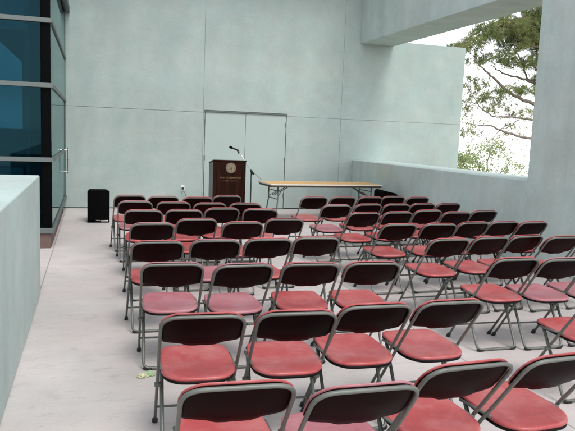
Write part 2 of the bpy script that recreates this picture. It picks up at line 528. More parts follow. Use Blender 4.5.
# left glazed building with its end on the terrace
GX, GY = -0.015, -4.72
zl = (0.25, 1.217, 2.206, 3.047, 4.0, 4.95, 5.9)
gb = thing('glass_building', 'blue tinted glass building with grey mullions standing left of the concrete wall', 'building', (GX, GY, 0))
gb_off = Vector((GX, GY, 0))
def gobj(name, bm, m, parent=gb, **k):
    bmesh.ops.translate(bm, verts=bm.verts[:], vec=-gb_off)
    return obj(name, bm, m, parent, **k)
bm = bmesh.new()
add_box(bm, (-6, GY + 0.012, 0.0), (GX - 0.012, -0.02, 0.214), 0.004, 1)
gobj('curb', bm, M['curb'])
bm = bmesh.new()
add_box(bm, (-6, GY - 0.03, 0.214), (GX + 0.03, GY + 0.10, 0.282), 0.004, 1)
add_box(bm, (GX - 0.10, GY + 0.10, 0.214), (GX + 0.03, -0.02, 0.2815), 0.004, 1)
gobj('sill', bm, M['mullion'])
for z in zl[1:]:
    bm = bmesh.new()
    h = 0.030
    add_box(bm, (-6, GY - 0.028, z - h), (GX + 0.028, GY + 0.09, z + h), 0.004, 1)
    y1 = -0.02 if z > 2.3 else -1.03
    if z < 2.0: y1 = -1.03
    add_box(bm, (GX - 0.09, GY + 0.09, z - h + .001), (GX + 0.028, y1 if z != zl[2] else -0.02, z + h - .001), 0.004, 1)
    if abs(z - 4.0) < 0.01:
        add_box(bm, (GX + 0.03, GY + 2.6, z - 0.07), (GX + 0.10, -0.02, z + 0.05), 0.006, 1)
    gobj('mullion', bm, M['mullion'])
bm = bmesh.new()
for y in (GY + 0.09,):
    pass
add_box(bm, (GX - 0.012, -0.10, 0.283), (GX + 0.014, -0.02, 6.2), 0.003, 1)
add_box(bm, (GX - 0.06, -1.06, 0.2825), (GX + 0.010, -1.012, 2.17), 0.003, 1)
gobj('door_jamb', bm, M['mullion'])
bm = bmesh.new()                                     # black strip standing in for the dark interior at the glass corner
add_box(bm, (GX - 0.128, GY + 0.022, 0.283), (GX - 0.004, GY + 0.20, 6.2), 0.003, 1)
gobj('corner_dark_strip', bm, M['frame_and_dark_strip'])
bm = bmesh.new()
add_box(bm, (-1.62, GY + 0.02, 0.283), (-1.55, GY + 0.12, 6.2), 0.003, 1)
add_box(bm, (-3.35, GY + 0.02, 0.283), (-3.28, GY + 0.12, 6.2), 0.003, 1)
gobj('vertical_post', bm, M['frame_and_dark_strip'])
for a, b_ in zip(zl, zl[1:]):                       # panes
    bm = bmesh.new()
    add_box(bm, (-5.98, GY + 0.006, a + 0.032), (GX - 0.128, GY + 0.018, b_ - 0.032))
    gobj('front_pane', bm, M['front_glass'])
    bm = bmesh.new()
    yy = -1.06 if b_ < 2.3 else -0.10
    add_box(bm, (GX - 0.003, GY + 0.03, a + 0.032), (GX + 0.006, yy, b_ - 0.032))
    gobj('side_pane', bm, M['glass'])
bm = bmesh.new()
add_box(bm, (GX - 0.05, -1.0, 0.02), (GX - 0.001, -0.12, 2.165), 0.002, 1)
dl = gobj('glass_door', bm, M['glass'])
bm = bmesh.new()
add_tube(bm, [(GX + 0.085, -0.86, 0.78), (GX + 0.085, -0.86, 1.27)], 0.014, 10)
for z in (0.82, 1.23):
    add_tube(bm, [(GX + 0.001, -0.86, z), (GX + 0.10, -0.86, z)], 0.011, 8)
gobj('pull_handle', bm, M['steel'], dl)
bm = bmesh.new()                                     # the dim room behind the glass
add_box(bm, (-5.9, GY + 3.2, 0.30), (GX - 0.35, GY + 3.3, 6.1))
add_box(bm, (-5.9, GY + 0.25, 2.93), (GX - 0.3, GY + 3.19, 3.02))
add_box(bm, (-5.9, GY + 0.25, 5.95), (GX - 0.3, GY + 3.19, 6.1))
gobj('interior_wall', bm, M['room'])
bm = bmesh.new()                                     # pale panels behind two of the panes, standing in for a reflection
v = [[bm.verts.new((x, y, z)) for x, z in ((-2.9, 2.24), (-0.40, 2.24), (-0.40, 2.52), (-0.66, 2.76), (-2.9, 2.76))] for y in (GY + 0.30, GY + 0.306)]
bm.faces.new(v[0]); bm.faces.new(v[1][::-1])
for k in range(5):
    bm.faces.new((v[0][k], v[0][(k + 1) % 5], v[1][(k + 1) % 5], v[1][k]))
gobj('pane_reflection', bm, M['pane_reflection'])
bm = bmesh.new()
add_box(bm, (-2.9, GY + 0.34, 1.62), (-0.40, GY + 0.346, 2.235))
gobj('pane_reflection', bm, M['pane_reflection'])
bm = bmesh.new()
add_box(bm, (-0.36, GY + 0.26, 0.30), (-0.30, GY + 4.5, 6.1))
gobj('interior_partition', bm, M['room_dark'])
bm = bmesh.new()
add_box(bm, (-2.6, GY + 1.4, 0.30), (-0.50, GY + 2.1, 1.02), 0.01, 1)
gobj('interior_counter', bm, M['room'])

# unseen slab over the wall head, added to darken the upper wall
bm = bmesh.new()
add_box(bm, (-0.02, -1.3, 6.21), (7.25, 0.34, 6.5), 0.01, 1)
structure(obj('shade_slab', bm, M['pier']))
# left parapet
bm = bmesh.new()
add_box(bm, (-0.82, -20.0, 0.0), (0.022, -7.29, 1.187), 0.012, 2)
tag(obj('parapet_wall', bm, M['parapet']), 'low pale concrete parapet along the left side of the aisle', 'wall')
# right side: parapet, pier, beam
bm = bmesh.new()
add_box(bm, (6.36, -6.338, 0.0), (7.25, -0.003, 1.166), 0.010, 2)
tag(obj('parapet_wall', bm, M['pier']), 'low concrete parapet under the opening on the right with the pine tree beyond', 'wall')
bm = bmesh.new()
add_box(bm, (6.36, -9.4, 0.0), (7.25, -6.341, 6.2), 0.008, 2)
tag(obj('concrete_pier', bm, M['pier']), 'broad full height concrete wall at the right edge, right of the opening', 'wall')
bm = bmesh.new()
add_box(bm, (6.412, -6.338, 3.836), (7.25, -0.003, 6.2), 0.008, 2)
tag(obj('concrete_beam', bm, M['pier']), 'deep concrete beam spanning above the opening at the upper right', 'beam')

bm = bmesh.new()
add_box(bm, (6.36, -23.0, 0.0), (7.25, -9.403, 1.166), 0.010, 2)
tag(obj('parapet_wall', bm, M['parapet']), 'low concrete parapet running on towards the viewer beyond the right edge', 'wall')
# double door
dd = thing('double_door', 'pale double doors in the concrete wall behind lectern and table', 'door', ((DX0 + DX1) / 2, 0, 0))
off = Vector(((DX0 + DX1) / 2, 0, 0))
def dobj(name, bm, m, parent=dd, **k):
    bmesh.ops.translate(bm, verts=bm.verts[:], vec=-off)
    return obj(name, bm, m, parent, **k)
mid = 3.768
for a, b_ in ((DX0, mid - 0.003), (mid + 0.003, DX1)):
    bm = bmesh.new()
    add_box(bm, (a, 0.006, 0.012), (b_, 0.05, DZ - 0.012), 0.003, 1)
    lf = dobj('door_leaf', bm, M['door'])
    hx = a - 0.003 if a == DX0 else b_ + 0.003
    for hz in (0.31, 1.12, 1.91):
        bm = bmesh.new()
        add_tube(bm, [(hx, -0.004, hz - 0.055), (hx, -0.004, hz + 0.055)], 0.011, 8)
        add_box(bm, (hx - 0.016, 0.001, hz - 0.05), (hx + 0.016, 0.0055, hz + 0.05))
        dobj('hinge', bm, M['hinge'], lf)
bm = bmesh.new()
add_box(bm, (DX0 - 0.02, -0.022, DZ - 0.012), (DX1 + 0.02, 0.03, DZ + 0.022), 0.003, 1)
dobj('door_head', bm, M['door_dark'])
bm = bmesh.new()
add_box(bm, (DX0 - 0.02, 0.055, 0.0), (DX1 + 0.02, 0.33, DZ + 0.03))
dobj('door_frame', bm, M['groove'])

# ------------------------------------------------------------------ folding chair
# local axes: +y towards the stage, origin on the floor under the top rail
TOP, FOOT = 0.79, 0.60
def lean(s, n=0.0, x=0.0):
    """a point s metres up the leaning frame, n metres in front of it"""
    L = math.hypot(FOOT, TOP)
    dy, dz = -FOOT / L, TOP / L
    return Vector((x, FOOT + dy * s + dz * n * 1.0, dz * s - dy * n))
LL = math.hypot(FOOT, TOP)
HW = 0.2030

def chair_meshes():
    P = {}
    # main frame: inverted U from the front feet over the backrest
    bm = bmesh.new()
    LT = LL - 0.006
    pts = [lean(0.02, 0, -HW), lean(LL - 0.34, 0, -HW), lean(LT, 0, -HW), lean(LT, 0, HW), lean(LL - 0.34, 0, HW), lean(0.02, 0, HW)]
    add_tube(bm, fillet(pts, [0, 0, 0.088, 0.088, 0, 0], 8), 0.0090, 10)
    P['frame'] = (bm, M['tube'], True)
    # cross bar on the front legs
    bm = bmesh.new()
    add_tube(bm, [lean(0.17, 0, -HW), lean(0.17, 0, HW)], 0.0075, 8)
    P['crossbar'] = (bm, M['tube'], True)
    # rear leg loop with the floor bar
    bm = bmesh.new()
    hw = HW - 0.024
    a, b_ = Vector((0, 0.435, 0.432)), Vector((0, 0.19, 0.016))
    X = lambda p, x: Vector((x, p.y, p.z))
    add_tube(bm, fillet([X(a, -hw), X(b_, -hw), X(b_, hw), X(a, hw)], [0, 0.045, 0.045, 0], 6), 0.0105, 8)
    P['rear_leg_loop'] = (bm, M['tube'], True)
    # seat brackets / folding links on both sides
    for k, sx in enumerate((-1, 1)):
        bm = bmesh.new()
        x = sx * (HW - 0.012)
        add_tube(bm, [(x, 0.235, 0.452), (x, 0.46, 0.440)], 0.008, 6)
        c = lean(0.405, 0, sx * (HW - 0.02))
        add_disc(bm, (c.x, c.y, c.z), (sx, 0, 0), 0.014, 0.034, 10)
        P['seat_bracket', k] = (bm, M['tube'], True)
    # feet
    for k, sx in enumerate((-1, 1)):
        bm = bmesh.new()
        add_tube(bm, [lean(0.0, 0, sx * HW) + Vector((0, 0, 0.001)), lean(0.03, 0, sx * HW), lean(0.042, 0, sx * HW)], [0.0165, 0.0165, 0.013], 10)
        P['rubber_foot', k] = (bm, M['rubber'], True)
        bm = bmesh.new()
        add_tube(bm, [(sx * (hw - 0.055), 0.19, 0.012), (sx * (hw - 0.015), 0.19, 0.012)], 0.0125, 10)
        add_tube(bm, [(sx * (hw - 0.015), 0.19, 0.0125), (sx * (hw - 0.001), 0.196, 0.022)], 0.0125, 10)
        P['rubber_foot', k + 2] = (bm, M['rubber'], True)
    # backrest: shell behind, red face in front, curved round the sitter
    def panel(n0, thick, grow, puff):
        bm = bmesh.new()
        W = 0.2090 + grow; S1 = LL - 0.002 + grow; rc = 0.092
        cols, rows = 28, 8
        us = [-1 + 2 * i / cols for i in range(cols + 1)]
        us = [math.copysign(abs(u) ** 0.75, u) for u in us]
        def bottom(x):
            t = abs(x) / W
            d = 0.228 if t < 0.34 else 0.228 - 0.016 * min(1, (t - 0.34) / 0.16)
            if t > 0.86: d -= 0.045 * ((t - 0.86) / 0.14) ** 2
            if t < 0.12: d -= 0.004
            return S1 - d - grow
        def top(x):
            q = abs(x) - (W - rc)
            return S1 if q <= 0 else S1 - rc + math.sqrt(max(0, rc * rc - q * q)) * 0.9 + 0.1 * rc * (1 - q / rc)
        F, K = [], []
        for u in us:
            x = u * W
            b0, t0 = bottom(x), top(x)
            f, k = [], []
            for j in range(rows + 1):
                v = j / rows
                s_ = b0 + (t0 - b0) * v
                vv = min(1, max(0, (v - 0.45) / 0.5)); vv = vv * vv * (3 - 2 * vv)
                curve = -0.022 * (1 - u * u) * (1 - 0.95 * vv)     # centre set back, flat along the top rail
                edge = min(1, min(v, 1 - v) * 6) * min(1, (1 - abs(u)) * 8)
                f.append(bm.verts.new(lean(s_, n0 + thick + curve + puff * edge, x)))
                k.append(bm.verts.new(lean(s_, n0 + curve + 0.006 * (1 - edge), x)))
            F.append(f); K.append(k)
        for i in range(cols):
            for j in range(rows):
                bm.faces.new((F[i][j], F[i + 1][j], F[i + 1][j + 1], F[i][j + 1]))
                bm.faces.new((K[i][j], K[i][j + 1], K[i + 1][j + 1], K[i + 1][j]))
            bm.faces.new((F[i][0], K[i][0], K[i + 1][0], F[i + 1][0]))
            bm.faces.new((F[i][rows], F[i + 1][rows], K[i + 1][rows], K[i][rows]))
        for i in (0, cols):
            for j in range(rows):
                bm.faces.new((F[i][j], F[i][j + 1], K[i][j + 1], K[i][j]))
        return bm
    P['backrest'] = (panel(0.0085, 0.007, 0.0, 0.0), M['back'], True)
    P['back_pad'] = (panel(0.0158, 0.010, 0.001, 0.004), M['pad'], True)
    # seat
    half = [(0.0, 0.095), (0.085, 0.098), (0.135, 0.115), (0.178, 0.165), (0.193, 0.225), (0.191, 0.32), (0.184, 0.44), (0.172, 0.52), (0.135, 0.556), (0.07, 0.566), (0.0, 0.568)]
    outline = half + [(-x, y) for x, y in half[-2:0:-1]]
    outline = chaikin(outline, 1)
    cy = 0.33
    def seat(rings, close_bottom):
        bm = bmesh.new()
        prev = None
        for sc, z in rings:
            ring = []
            for x, y in outline:
                X_, Y_ = x * sc, cy + (y - cy) * (1 - (1 - sc) * 0.85)
                tilt = 0.012 * (Y_ - cy) / 0.23
                roll = -0.012 * max(0, (Y_ - 0.50) / 0.07) ** 2
                ring.append(bm.verts.new((X_, Y_, z + tilt + roll)))
            if prev:
                for k in range(len(ring)):
                    bm.faces.new((prev[k], prev[(k + 1) % len(ring)], ring[(k + 1) % len(ring)], ring[k]))
            elif close_bottom:
                bm.faces.new(ring[::-1])
            prev = ring
        bm.faces.new(prev)
        return bm
    P['seat'] = (seat([(0.985, 0.441), (1.0, 0.446), (1.0, 0.452), (0.985, 0.4575), (0.955, 0.4605), (0.90, 0.4605), (0.75, 0.4575), (0.5, 0.4545), (0.25, 0.453), (0.08, 0.4527)], True), M['pad'], True)
    P['seat_pan'] = (seat([(0.93, 0.424), (0.985, 0.426), (0.997, 0.432), (0.99, 0.4405), (0.5, 0.4408)], True), M['pan'], True)
    return P

def build_chair():
    root = bpy.data.objects.new('folding_chair', None)
    C.objects.link(root)
    parts = {}
    for key, (bm, m, sm) in chair_meshes().items():
        nm = key if isinstance(key, str) else key[0]
        parts[key] = obj(nm, bm, m, root, smooth=sm)
    parts['back_pad'].parent = parts['backrest']
    parts['seat_pan'].parent = parts['seat']
    return root
proto = build_chair()

def copy_tree(o, parent=None):
    c = o.copy(); C.objects.link(c)
    if parent: c.parent = parent
    for ch in list(o.children):
        copy_tree(ch, c)
    return c

ORD = ['first', 'second', 'third', 'fourth', 'fifth', 'sixth', 'seventh', 'eighth']
XL = (1.01, 1.475, 1.94, 2.405)
YL = (-5.25, -6.05, -6.80, -7.72, -8.84, -9.83, -10.97, -11.87)
XRT = (3.60, 4.07, 4.545, 4.98, 5.40)
YR = (-5.14, -6.10, -6.95, -7.93, -8.88, -9.88, -10.92)
# measured seat positions: x, y of the top rail and its turn in degrees
LEFT = [[(1.00, -5.23, 3), (1.43, -5.33, 3), (1.88, -5.40, 3), (2.34, -5.14, 5)],
        [(1.02, -5.97, -1), (1.48, -6.03, -2), (1.92, -6.13, 2), (2.37, -6.13, -2)],
        [(1.05, -6.87, -2), (1.50, -6.83, -1), (1.97, -6.66, 3), (2.41, -6.72, -6)],
        [(1.06, -7.88, 3), (1.53, -7.58, 3), (1.95, -7.83, 2), (2.46, -7.57, 0)],
        [(1.01, -8.90, 1), (1.48, -8.86, -1), (1.94, -8.83, 1), (2.39, -8.77, -3)],
        [(1.02, -9.76, -3), (1.49, -9.85, 2), (1.96, -9.86, -3), (2.42, -9.88, -3.5)],
        [(1.02, -10.99, -3.4), (1.49, -11.01, -4), (1.95, -10.95, -0.5), (2.41, -10.94, 1)],
        [(1.00, -11.86, -3), (1.44, -11.97, -0.5), (1.945, -11.84, 3), (2.41, -11.83, 4)]]
RIGHT = [[(3.63, -5.20, 4), (4.09, -5.17, 4), (4.55, -5.13, 4), (4.99, -5.01, 5), (5.38, -5.08, 7)],
         [(3.56, -6.26, 4), (4.07, -6.13, 7), (4.50, -6.11, 3), (4.96, -6.00, 7), (5.40, -5.95, 7)],
         [(3.61, -7.04, 4), (4.08, -6.98, 5), (4.60, -6.79, 6), (4.90, -6.97, 2), (5.42, -6.80, 6)],
         [(3.58, -8.00, 3), (4.06, -7.99, 0), (4.55, -7.88, 5), (4.98, -7.83, 4), (5.36, -7.85, 5)],
         [(3.61, -8.94, 2), (4.10, -8.86, 5), (4.54, -8.80, 7), (4.90, -8.88, 4), (5.36, -8.85, 4)],
         [(3.64, -9.85, 0), (4.05, -9.90, -1), (4.50, -9.88, 2)],
         [(3.62, -10.86, 1)]]
FADED_L = {(5, 0), (5, 1), (1, 0), (3, 0), (4, 1), (7, 1)}
FADED_R = {(5, 1), (5, 2), (1, 0), (3, 3)}
used = [False]
def fade(o):
    for ch in o.children:
        if ch.name.startswith(('seat', 'backrest')):
            targets = [ch] + list(ch.children)
            for t in targets:
                if t.data and t.data.materials and t.data.materials[0] == M['pad']:
                    t.material_slots[0].link = 'OBJECT'
                    t.material_slots[0].material = M['pad_faded']
def place(x, y, rz, label, group, faded):
    root = proto if not used[0] else copy_tree(proto)
    if used[0]:
        for ch in root.children:      # a copied chair starts unfaded
            pass
    used[0] = True
    root.location = (x, y, 0.0)
    root.rotation_euler = (0, 0, R(rz))
    tag(root, label, 'chair', group)
    return root
fade_list = []
for blk, data, faded, gname in (('left', LEFT, FADED_L, 'folding chairs in the left block'), ('right', RIGHT, FADED_R, 'folding chairs in the right block')):
    for i, row in enumerate(data):
        for j, (x, y, a) in enumerate(row):
            f = (i, j) in faded
            lab = '%s folding chair, %s block, %s row from the %s, %s from the left' % (
                'faded pinkish' if f else 'red', blk, ORD[i], 'lectern' if blk == 'left' else 'table', ORD[j])
            o = place(x, y, a, lab, gname, f)
            if f: fade_list.append(o)
for o in fade_list:
    fade(o)

# ------------------------------------------------------------------ lectern
lx, ly = 2.972, -2.2
lec = thing('lectern', 'dark walnut lectern with round seal and gold lettering on its front', 'lectern', (lx, ly, 0))
W2, D = 0.309, 0.44
bm = bmesh.new()
add_box(bm, (-W2, 0.0, 0.03), (W2, 0.022, 1.150), 0.003, 1)
fp = obj('front_panel', bm, M['lectern'], lec)
for sx in (-1, 1):
    bm = bmesh.new()
    x0, x1 = (-W2 - 0.001, -W2 + 0.022) if sx < 0 else (W2 - 0.022, W2 + 0.001)
    v = [bm.verts.new((x, y, z)) for x in (x0, x1) for y, z in ((0.023, 0.03), (D, 0.03), (D, 1.085), (0.023, 1.150))]
    for f in ((0, 1, 2, 3), (7, 6, 5, 4), (0, 4, 5, 1), (1, 5, 6, 2), (2, 6, 7, 3), (3, 7, 4, 0)):
        bm.faces.new([v[i] for i in f])
    obj('side_panel', bm, M['lectern_side'], lec)
bm = bmesh.new()
v = []
for y, z in ((-0.012, 1.152), (D + 0.01, 1.084), (D + 0.01, 1.106), (-0.012, 1.178)):
    v.append([bm.verts.new((x, y, z)) for x in (-W2 - 0.008, W2 + 0.008)])
bm.faces.new([q[0] for q in v]); bm.faces.new([q[1] for q in v][::-1])
for a, b_ in zip(v, v[1:] + v[:1]):
    bm.faces.new((a[0], a[1], b_[1], b_[0]))
obj('sloped_top', bm, M['lectern'], lec)
bm = bmesh.new()
add_box(bm, (-W2 - 0.004, 0.01, 0.0), (W2 + 0.004, D + 0.004, 0.028), 0.003, 1)
obj('plinth', bm, M['lectern'], lec)
bm = bmesh.new()
add_box(bm, (-W2 + 0.023, 0.024, 0.80), (W2 - 0.023, D - 0.03, 0.82))
obj('shelf', bm, M['lectern'], lec)
bm = bmesh.new()
scx, scz, sr = 0.022, 1.030, 0.098
add_disc(bm, (scx, 0.0, scz), (0, -1, 0), sr, 0.008, 40)
sl = obj('seal', bm, M['seal'], fp)
bm = bmesh.new()
for rr, th in ((0.090, 0.0035), (0.066, 0.003)):
    pts = [(scx + rr * math.cos(t * math.pi / 20), -0.0085, scz + rr * math.sin(t * math.pi / 20)) for t in range(41)]
    add_tube(bm, pts, th, 6, caps=False)
for t in range(26):                                   # ring of worn letter marks
    a = t * 2 * math.pi / 26 + 0.1
    c = Vector((scx + 0.078 * math.cos(a), -0.009, scz + 0.078 * math.sin(a)))
    d = Vector((math.cos(a), 0, math.sin(a))) * (0.006 if t % 3 else 0.004)
    add_tube(bm, [c - d, c + d], 0.0026, 5)
add_tube(bm, [(scx - 0.032, -0.009, scz - 0.038), (scx - 0.005, -0.010, scz - 0.004), (scx + 0.014, -0.010, scz + 0.034)], [0.006, 0.012, 0.006], 8)
add_tube(bm, [(scx + 0.010, -0.009, scz - 0.044), (scx + 0.016, -0.010, scz - 0.012), (scx + 0.040, -0.009, scz + 0.010)], [0.010, 0.009, 0.004], 8)
add_tube(bm, [(scx - 0.042, -0.009, scz + 0.018), (scx - 0.022, -0.009, scz + 0.03)], 0.006, 8)
obj('seal_relief', bm, M['seal_dark'], sl)
def worn_letters(z, h, x0, x1, n, seed, r=0.0028, gap=None):
    """gilded capitals too worn to be read: uprights, bars and bows"""
    q = random.Random(seed)
    bm = bmesh.new()
    w = (x1 - x0) / n
    for i in range(n):
        if gap and i in gap: continue
        a = x0 + i * w + w * 0.14; b_ = x0 + (i + 1) * w - w * 0.14
        y = -0.0015
        k = q.choice('HNEOUIRAT')
        seg = {'H': [(0, 0, 0, 1), (1, 0, 1, 1), (0, .5, 1, .5)], 'N': [(0, 0, 0, 1), (0, 1, 1, 0), (1, 0, 1, 1)], 'E': [(0, 0, 0, 1), (0, 0, 1, 0), (0, .5, .8, .5), (0, 1, 1, 1)],
               'O': [(0, .1, 0, .9), (0, .9, 1, .9), (1, .9, 1, .1), (1, .1, 0, .1)], 'U': [(0, 1, 0, .1), (0, .1, 1, .1), (1, .1, 1, 1)], 'I': [(.5, 0, .5, 1)],
               'R': [(0, 0, 0, 1), (0, 1, .9, .9), (.9, .9, .1, .5), (.1, .5, 1, 0)], 'A': [(0, 0, .5, 1), (.5, 1, 1, 0), (.2, .4, .8, .4)], 'T': [(.5, 0, .5, 1), (0, 1, 1, 1)]}[k]
        for s0, t0, s1, t1 in seg:
            add_tube(bm, [(a + (b_ - a) * s0, y, z + h * t0), (a + (b_ - a) * s1, y, z + h * t1)], r, 5)
    return bm
obj('gold_lettering', worn_letters(0.828, 0.034, -0.175, 0.215, 13, 4, 0.0034, gap=(3,)), M['gold'], fp)
obj('small_lettering', worn_letters(0.778, 0.016, -0.12, 0.15, 14, 9, 0.0018, gap=(6,)), M['gold'], fp)

# ------------------------------------------------------------------ microphone on a boom stand beside the lectern
ms = thing('microphone_stand', 'slim boom stand with black microphone reaching over the lectern', 'microphone stand', (3.50, -1.75, 0))
bm = bmesh.new()
add_tube(bm, [(0, 0, 0.02), (0, 0, 0.93)], 0.013, 10)
obj('pole', bm, M['mic_black'], ms, smooth=True)
for k in range(3):
    a = k * 2 * math.pi / 3 + 0.5
    bm = bmesh.new()
    add_tube(bm, [(0.0, 0.0, 0.14), (0.30 * math.cos(a), 0.30 * math.sin(a), 0.012)], 0.010, 8)
    obj('leg', bm, M['mic_black'], ms, smooth=True)
bm = bmesh.new()
bdir = Vector((-0.40, -0.08, 0.40))
j = Vector((0, -0.02, 0.94))
add_tube(bm, [j + Vector((-0.02, 0, 0.035)), j + Vector((0.012, 0, -0.012)), j + Vector((0.05, 0.01, -0.05))], [0.022, 0.028, 0.018], 10)
obj('clutch', bm, M['mic_black'], ms, smooth=True)
bm = bmesh.new()
add_tube(bm, [j + Vector((0.22, 0.03, -0.16)), j + Vector((-0.05, -0.01, 0.07)), Vector((-0.27, -0.05, 1.335))], 0.0075, 8)
obj('boom', bm, M['mic_steel'], ms, smooth=True)
bm = bmesh.new()
m0 = Vector((-0.270, -0.05, 1.345)); m1 = Vector((-0.445, -0.07, 1.408))
d = (m1 - m0).normalized()
add_tube(bm, [m0, m0 + d * 0.02, m1 - d * 0.05, m1 - d * 0.035], [0.013, 0.016, 0.016, 0.018], 12)
obj('microphone', bm, M['mic_black'], ms, smooth=True)
mic = [c for c in ms.children if c.name.startswith('microphone')][0]
bm = bmesh.new()
add_tube(bm, [m1 - d * 0.036, m1 - d * 0.02, m1, m1 + d * 0.018, m1 + d * 0.026], [0.019, 0.027, 0.029, 0.020, 0.004], 14)
obj('mic_head', bm, M['grille'], mic, smooth=True)
bm = bmesh.new()
add_tube(bm, [m0 + d * 0.03, m0 + d * 0.01 - Vector((0, 0, 0.045)), (-0.265, -0.05, 1.29)], [0.018, 0.013, 0.009], 8)
obj('mic_clip', bm, M['mic_black'], mic, smooth=True)

# ------------------------------------------------------------------ folding table
tb = thing('folding_table', 'long plywood topped folding table with grey metal legs, right of the lectern', 'table', (4.94, -1.80, 0), R(4.5))
L2, W2t = 1.22, 0.38
bm = bmesh.new()
add_box(bm, (-L2 + 0.006, -W2t + 0.006, 0.722), (L2 - 0.006, W2t - 0.006, 0.746), 0.002, 1)
top = obj('tabletop', bm, M['table_wood'], tb)
bm = bmesh.new()
ring = [(-L2, -W2t), (L2, -W2t), (L2, W2t), (-L2, W2t)]
pts = fillet([(x, y, 0) for x, y in ring], 0.03, 4, closed=True)
o0 = [bm.verts.new((p.x, p.y, 0.722)) for p in pts]; o1 = [bm.verts.new((p.x, p.y, 0.7475)) for p in pts]
i1 = [bm.verts.new((p.x * (1 - 0.014 / L2), p.y * (1 - 0.014 / W2t), 0.7475)) for p in pts]
i0 = [bm.verts.new((p.x * (1 - 0.014 / L2), p.y * (1 - 0.014 / W2t), 0.722)) for p in pts]
n = len(pts)
for k in range(n):
    q = (k + 1) % n
    bm.faces.new((o0[k], o0[q], o1[q], o1[k])); bm.faces.new((o1[k], o1[q], i1[q], i1[k])); bm.faces.new((i1[k], i1[q], i0[q], i0[k])); bm.faces.new((i0[k], i0[q], o0[q], o0[k]))
obj('edge_band', bm, M['table_edge'], top)
bm = bmesh.new()
add_box(bm, (-L2 + 0.03, -W2t + 0.002, 0.682), (L2 - 0.03, -W2t + 0.024, 0.7205), 0.002, 1)
add_box(bm, (-L2 + 0.03, W2t - 0.024, 0.682), (L2 - 0.03, W2t - 0.002, 0.7205), 0.002, 1)
add_box(bm, (-L2 + 0.03, -W2t + 0.025, 0.6825), (-L2 + 0.055, W2t - 0.025, 0.7203), 0.002, 1)
add_box(bm, (L2 - 0.055, -W2t + 0.025, 0.6825), (L2 - 0.03, W2t - 0.025, 0.7203), 0.002, 1)
obj('apron', bm, M['table_under'], tb)
for sx in (-1, 1):
    xt, xf = sx * (L2 - 0.20), sx * (L2 - 0.155)
    lg = []
    for sy in (-1, 1):
        bm = bmesh.new()
        add_tube(bm, fillet([(xt, sy * 0.26, 0.70), (xt, sy * 0.26, 0.42), (xf, sy * 0.31, 0.03), (xf, sy * 0.31, 0.0)], [0, 0.1, 0.03, 0], 4), 0.0135, 8)
        obj('leg', bm, M['leg_grey'], tb, smooth=True)
    bm = bmesh.new()
    add_tube(bm, [(xt, -0.26, 0.44), (xt, 0.26, 0.44)], 0.010, 8)
    add_tube(bm, [(xt, -0.26, 0.60), (xt, 0.26, 0.60)], 0.010, 8)
    obj('leg_crossbar', bm, M['leg_grey'], tb, smooth=True)
    bm = bmesh.new()
    for sy in (-1, 1):
        add_tube(bm, [(xt, sy * 0.05, 0.50), (xt - sx * 0.18, sy * 0.05, 0.60), (xt - sx * 0.36, sy * 0.05, 0.70)], 0.009, 6)
        add_tube(bm, [(xt, sy * 0.24, 0.47), (xt - sx * 0.13, sy * 0.10, 0.585)], 0.007, 6)
    obj('brace', bm, M['leg_grey'], tb, smooth=True)

# ------------------------------------------------------------------ loudspeaker by the wall
sp = thing('loudspeaker', 'upright black loudspeaker cabinet on the floor near the glass building', 'speaker', (0.625, -2.2, 0), R(2))
bm = bmesh.new()
w, dp, h = 0.192, 0.36, 0.572
fr = [(-w, 0), (w, 0), (w * 0.80, dp), (-w * 0.80, dp)]
lo = [bm.verts.new((x, y, 0.0)) for x, y in fr]; hi = [bm.verts.new((x, y, h)) for x, y in fr]
bm.faces.new(lo[::-1]); bm.faces.new(hi)
for k in range(4):
    bm.faces.new((lo[k], lo[(k + 1) % 4], hi[(k + 1) % 4], hi[k]))
bmesh.ops.bevel(bm, geom=bm.edges[:], offset=0.018, segments=3, profile=0.5, affect='EDGES')
obj('cabinet', bm, M['black'], sp)
bm = bmesh.new()
cols = 16
top_, bot_ = [], []
for i in range(cols + 1):
    u = -1 + 2 * i / cols
    y = -0.006 - 0.022 * (1 - u * u)
    bot_.append(bm.verts.new((u * (w - 0.012), y, 0.055))); top_.append(bm.verts.new((u * (w - 0.012), y, h - 0.02)))
bb = [bm.verts.new((v.co.x, 0.001, 0.055)) for v in bot_]; tt = [bm.verts.new((v.co.x, 0.001, h - 0.02)) for v in top_]
for i in range(cols):
    bm.faces.new((bot_[i], bot_[i + 1], top_[i + 1], top_[i]))
    bm.faces.new((top_[i], top_[i + 1], tt[i + 1], tt[i])); bm.faces.new((bb[i], bb[i + 1], bot_[i + 1], bot_[i]))
bm.faces.new((bb[0], bot_[0], top_[0], tt[0])); bm.faces.new((bot_[-1], bb[-1], tt[-1], top_[-1]))
obj('grille', bm, M['grille'], sp, smooth=False)
bm = bmesh.new()
add_box(bm, (0.035, -0.012, 0.028), (0.165, -0.001, 0.048), 0.002, 1)
add_box(bm, (-0.045, -0.010, 0.036), (0.025, -0.001, 0.050), 0.002, 1)
obj('label_strip', bm, M['white_label'], sp)

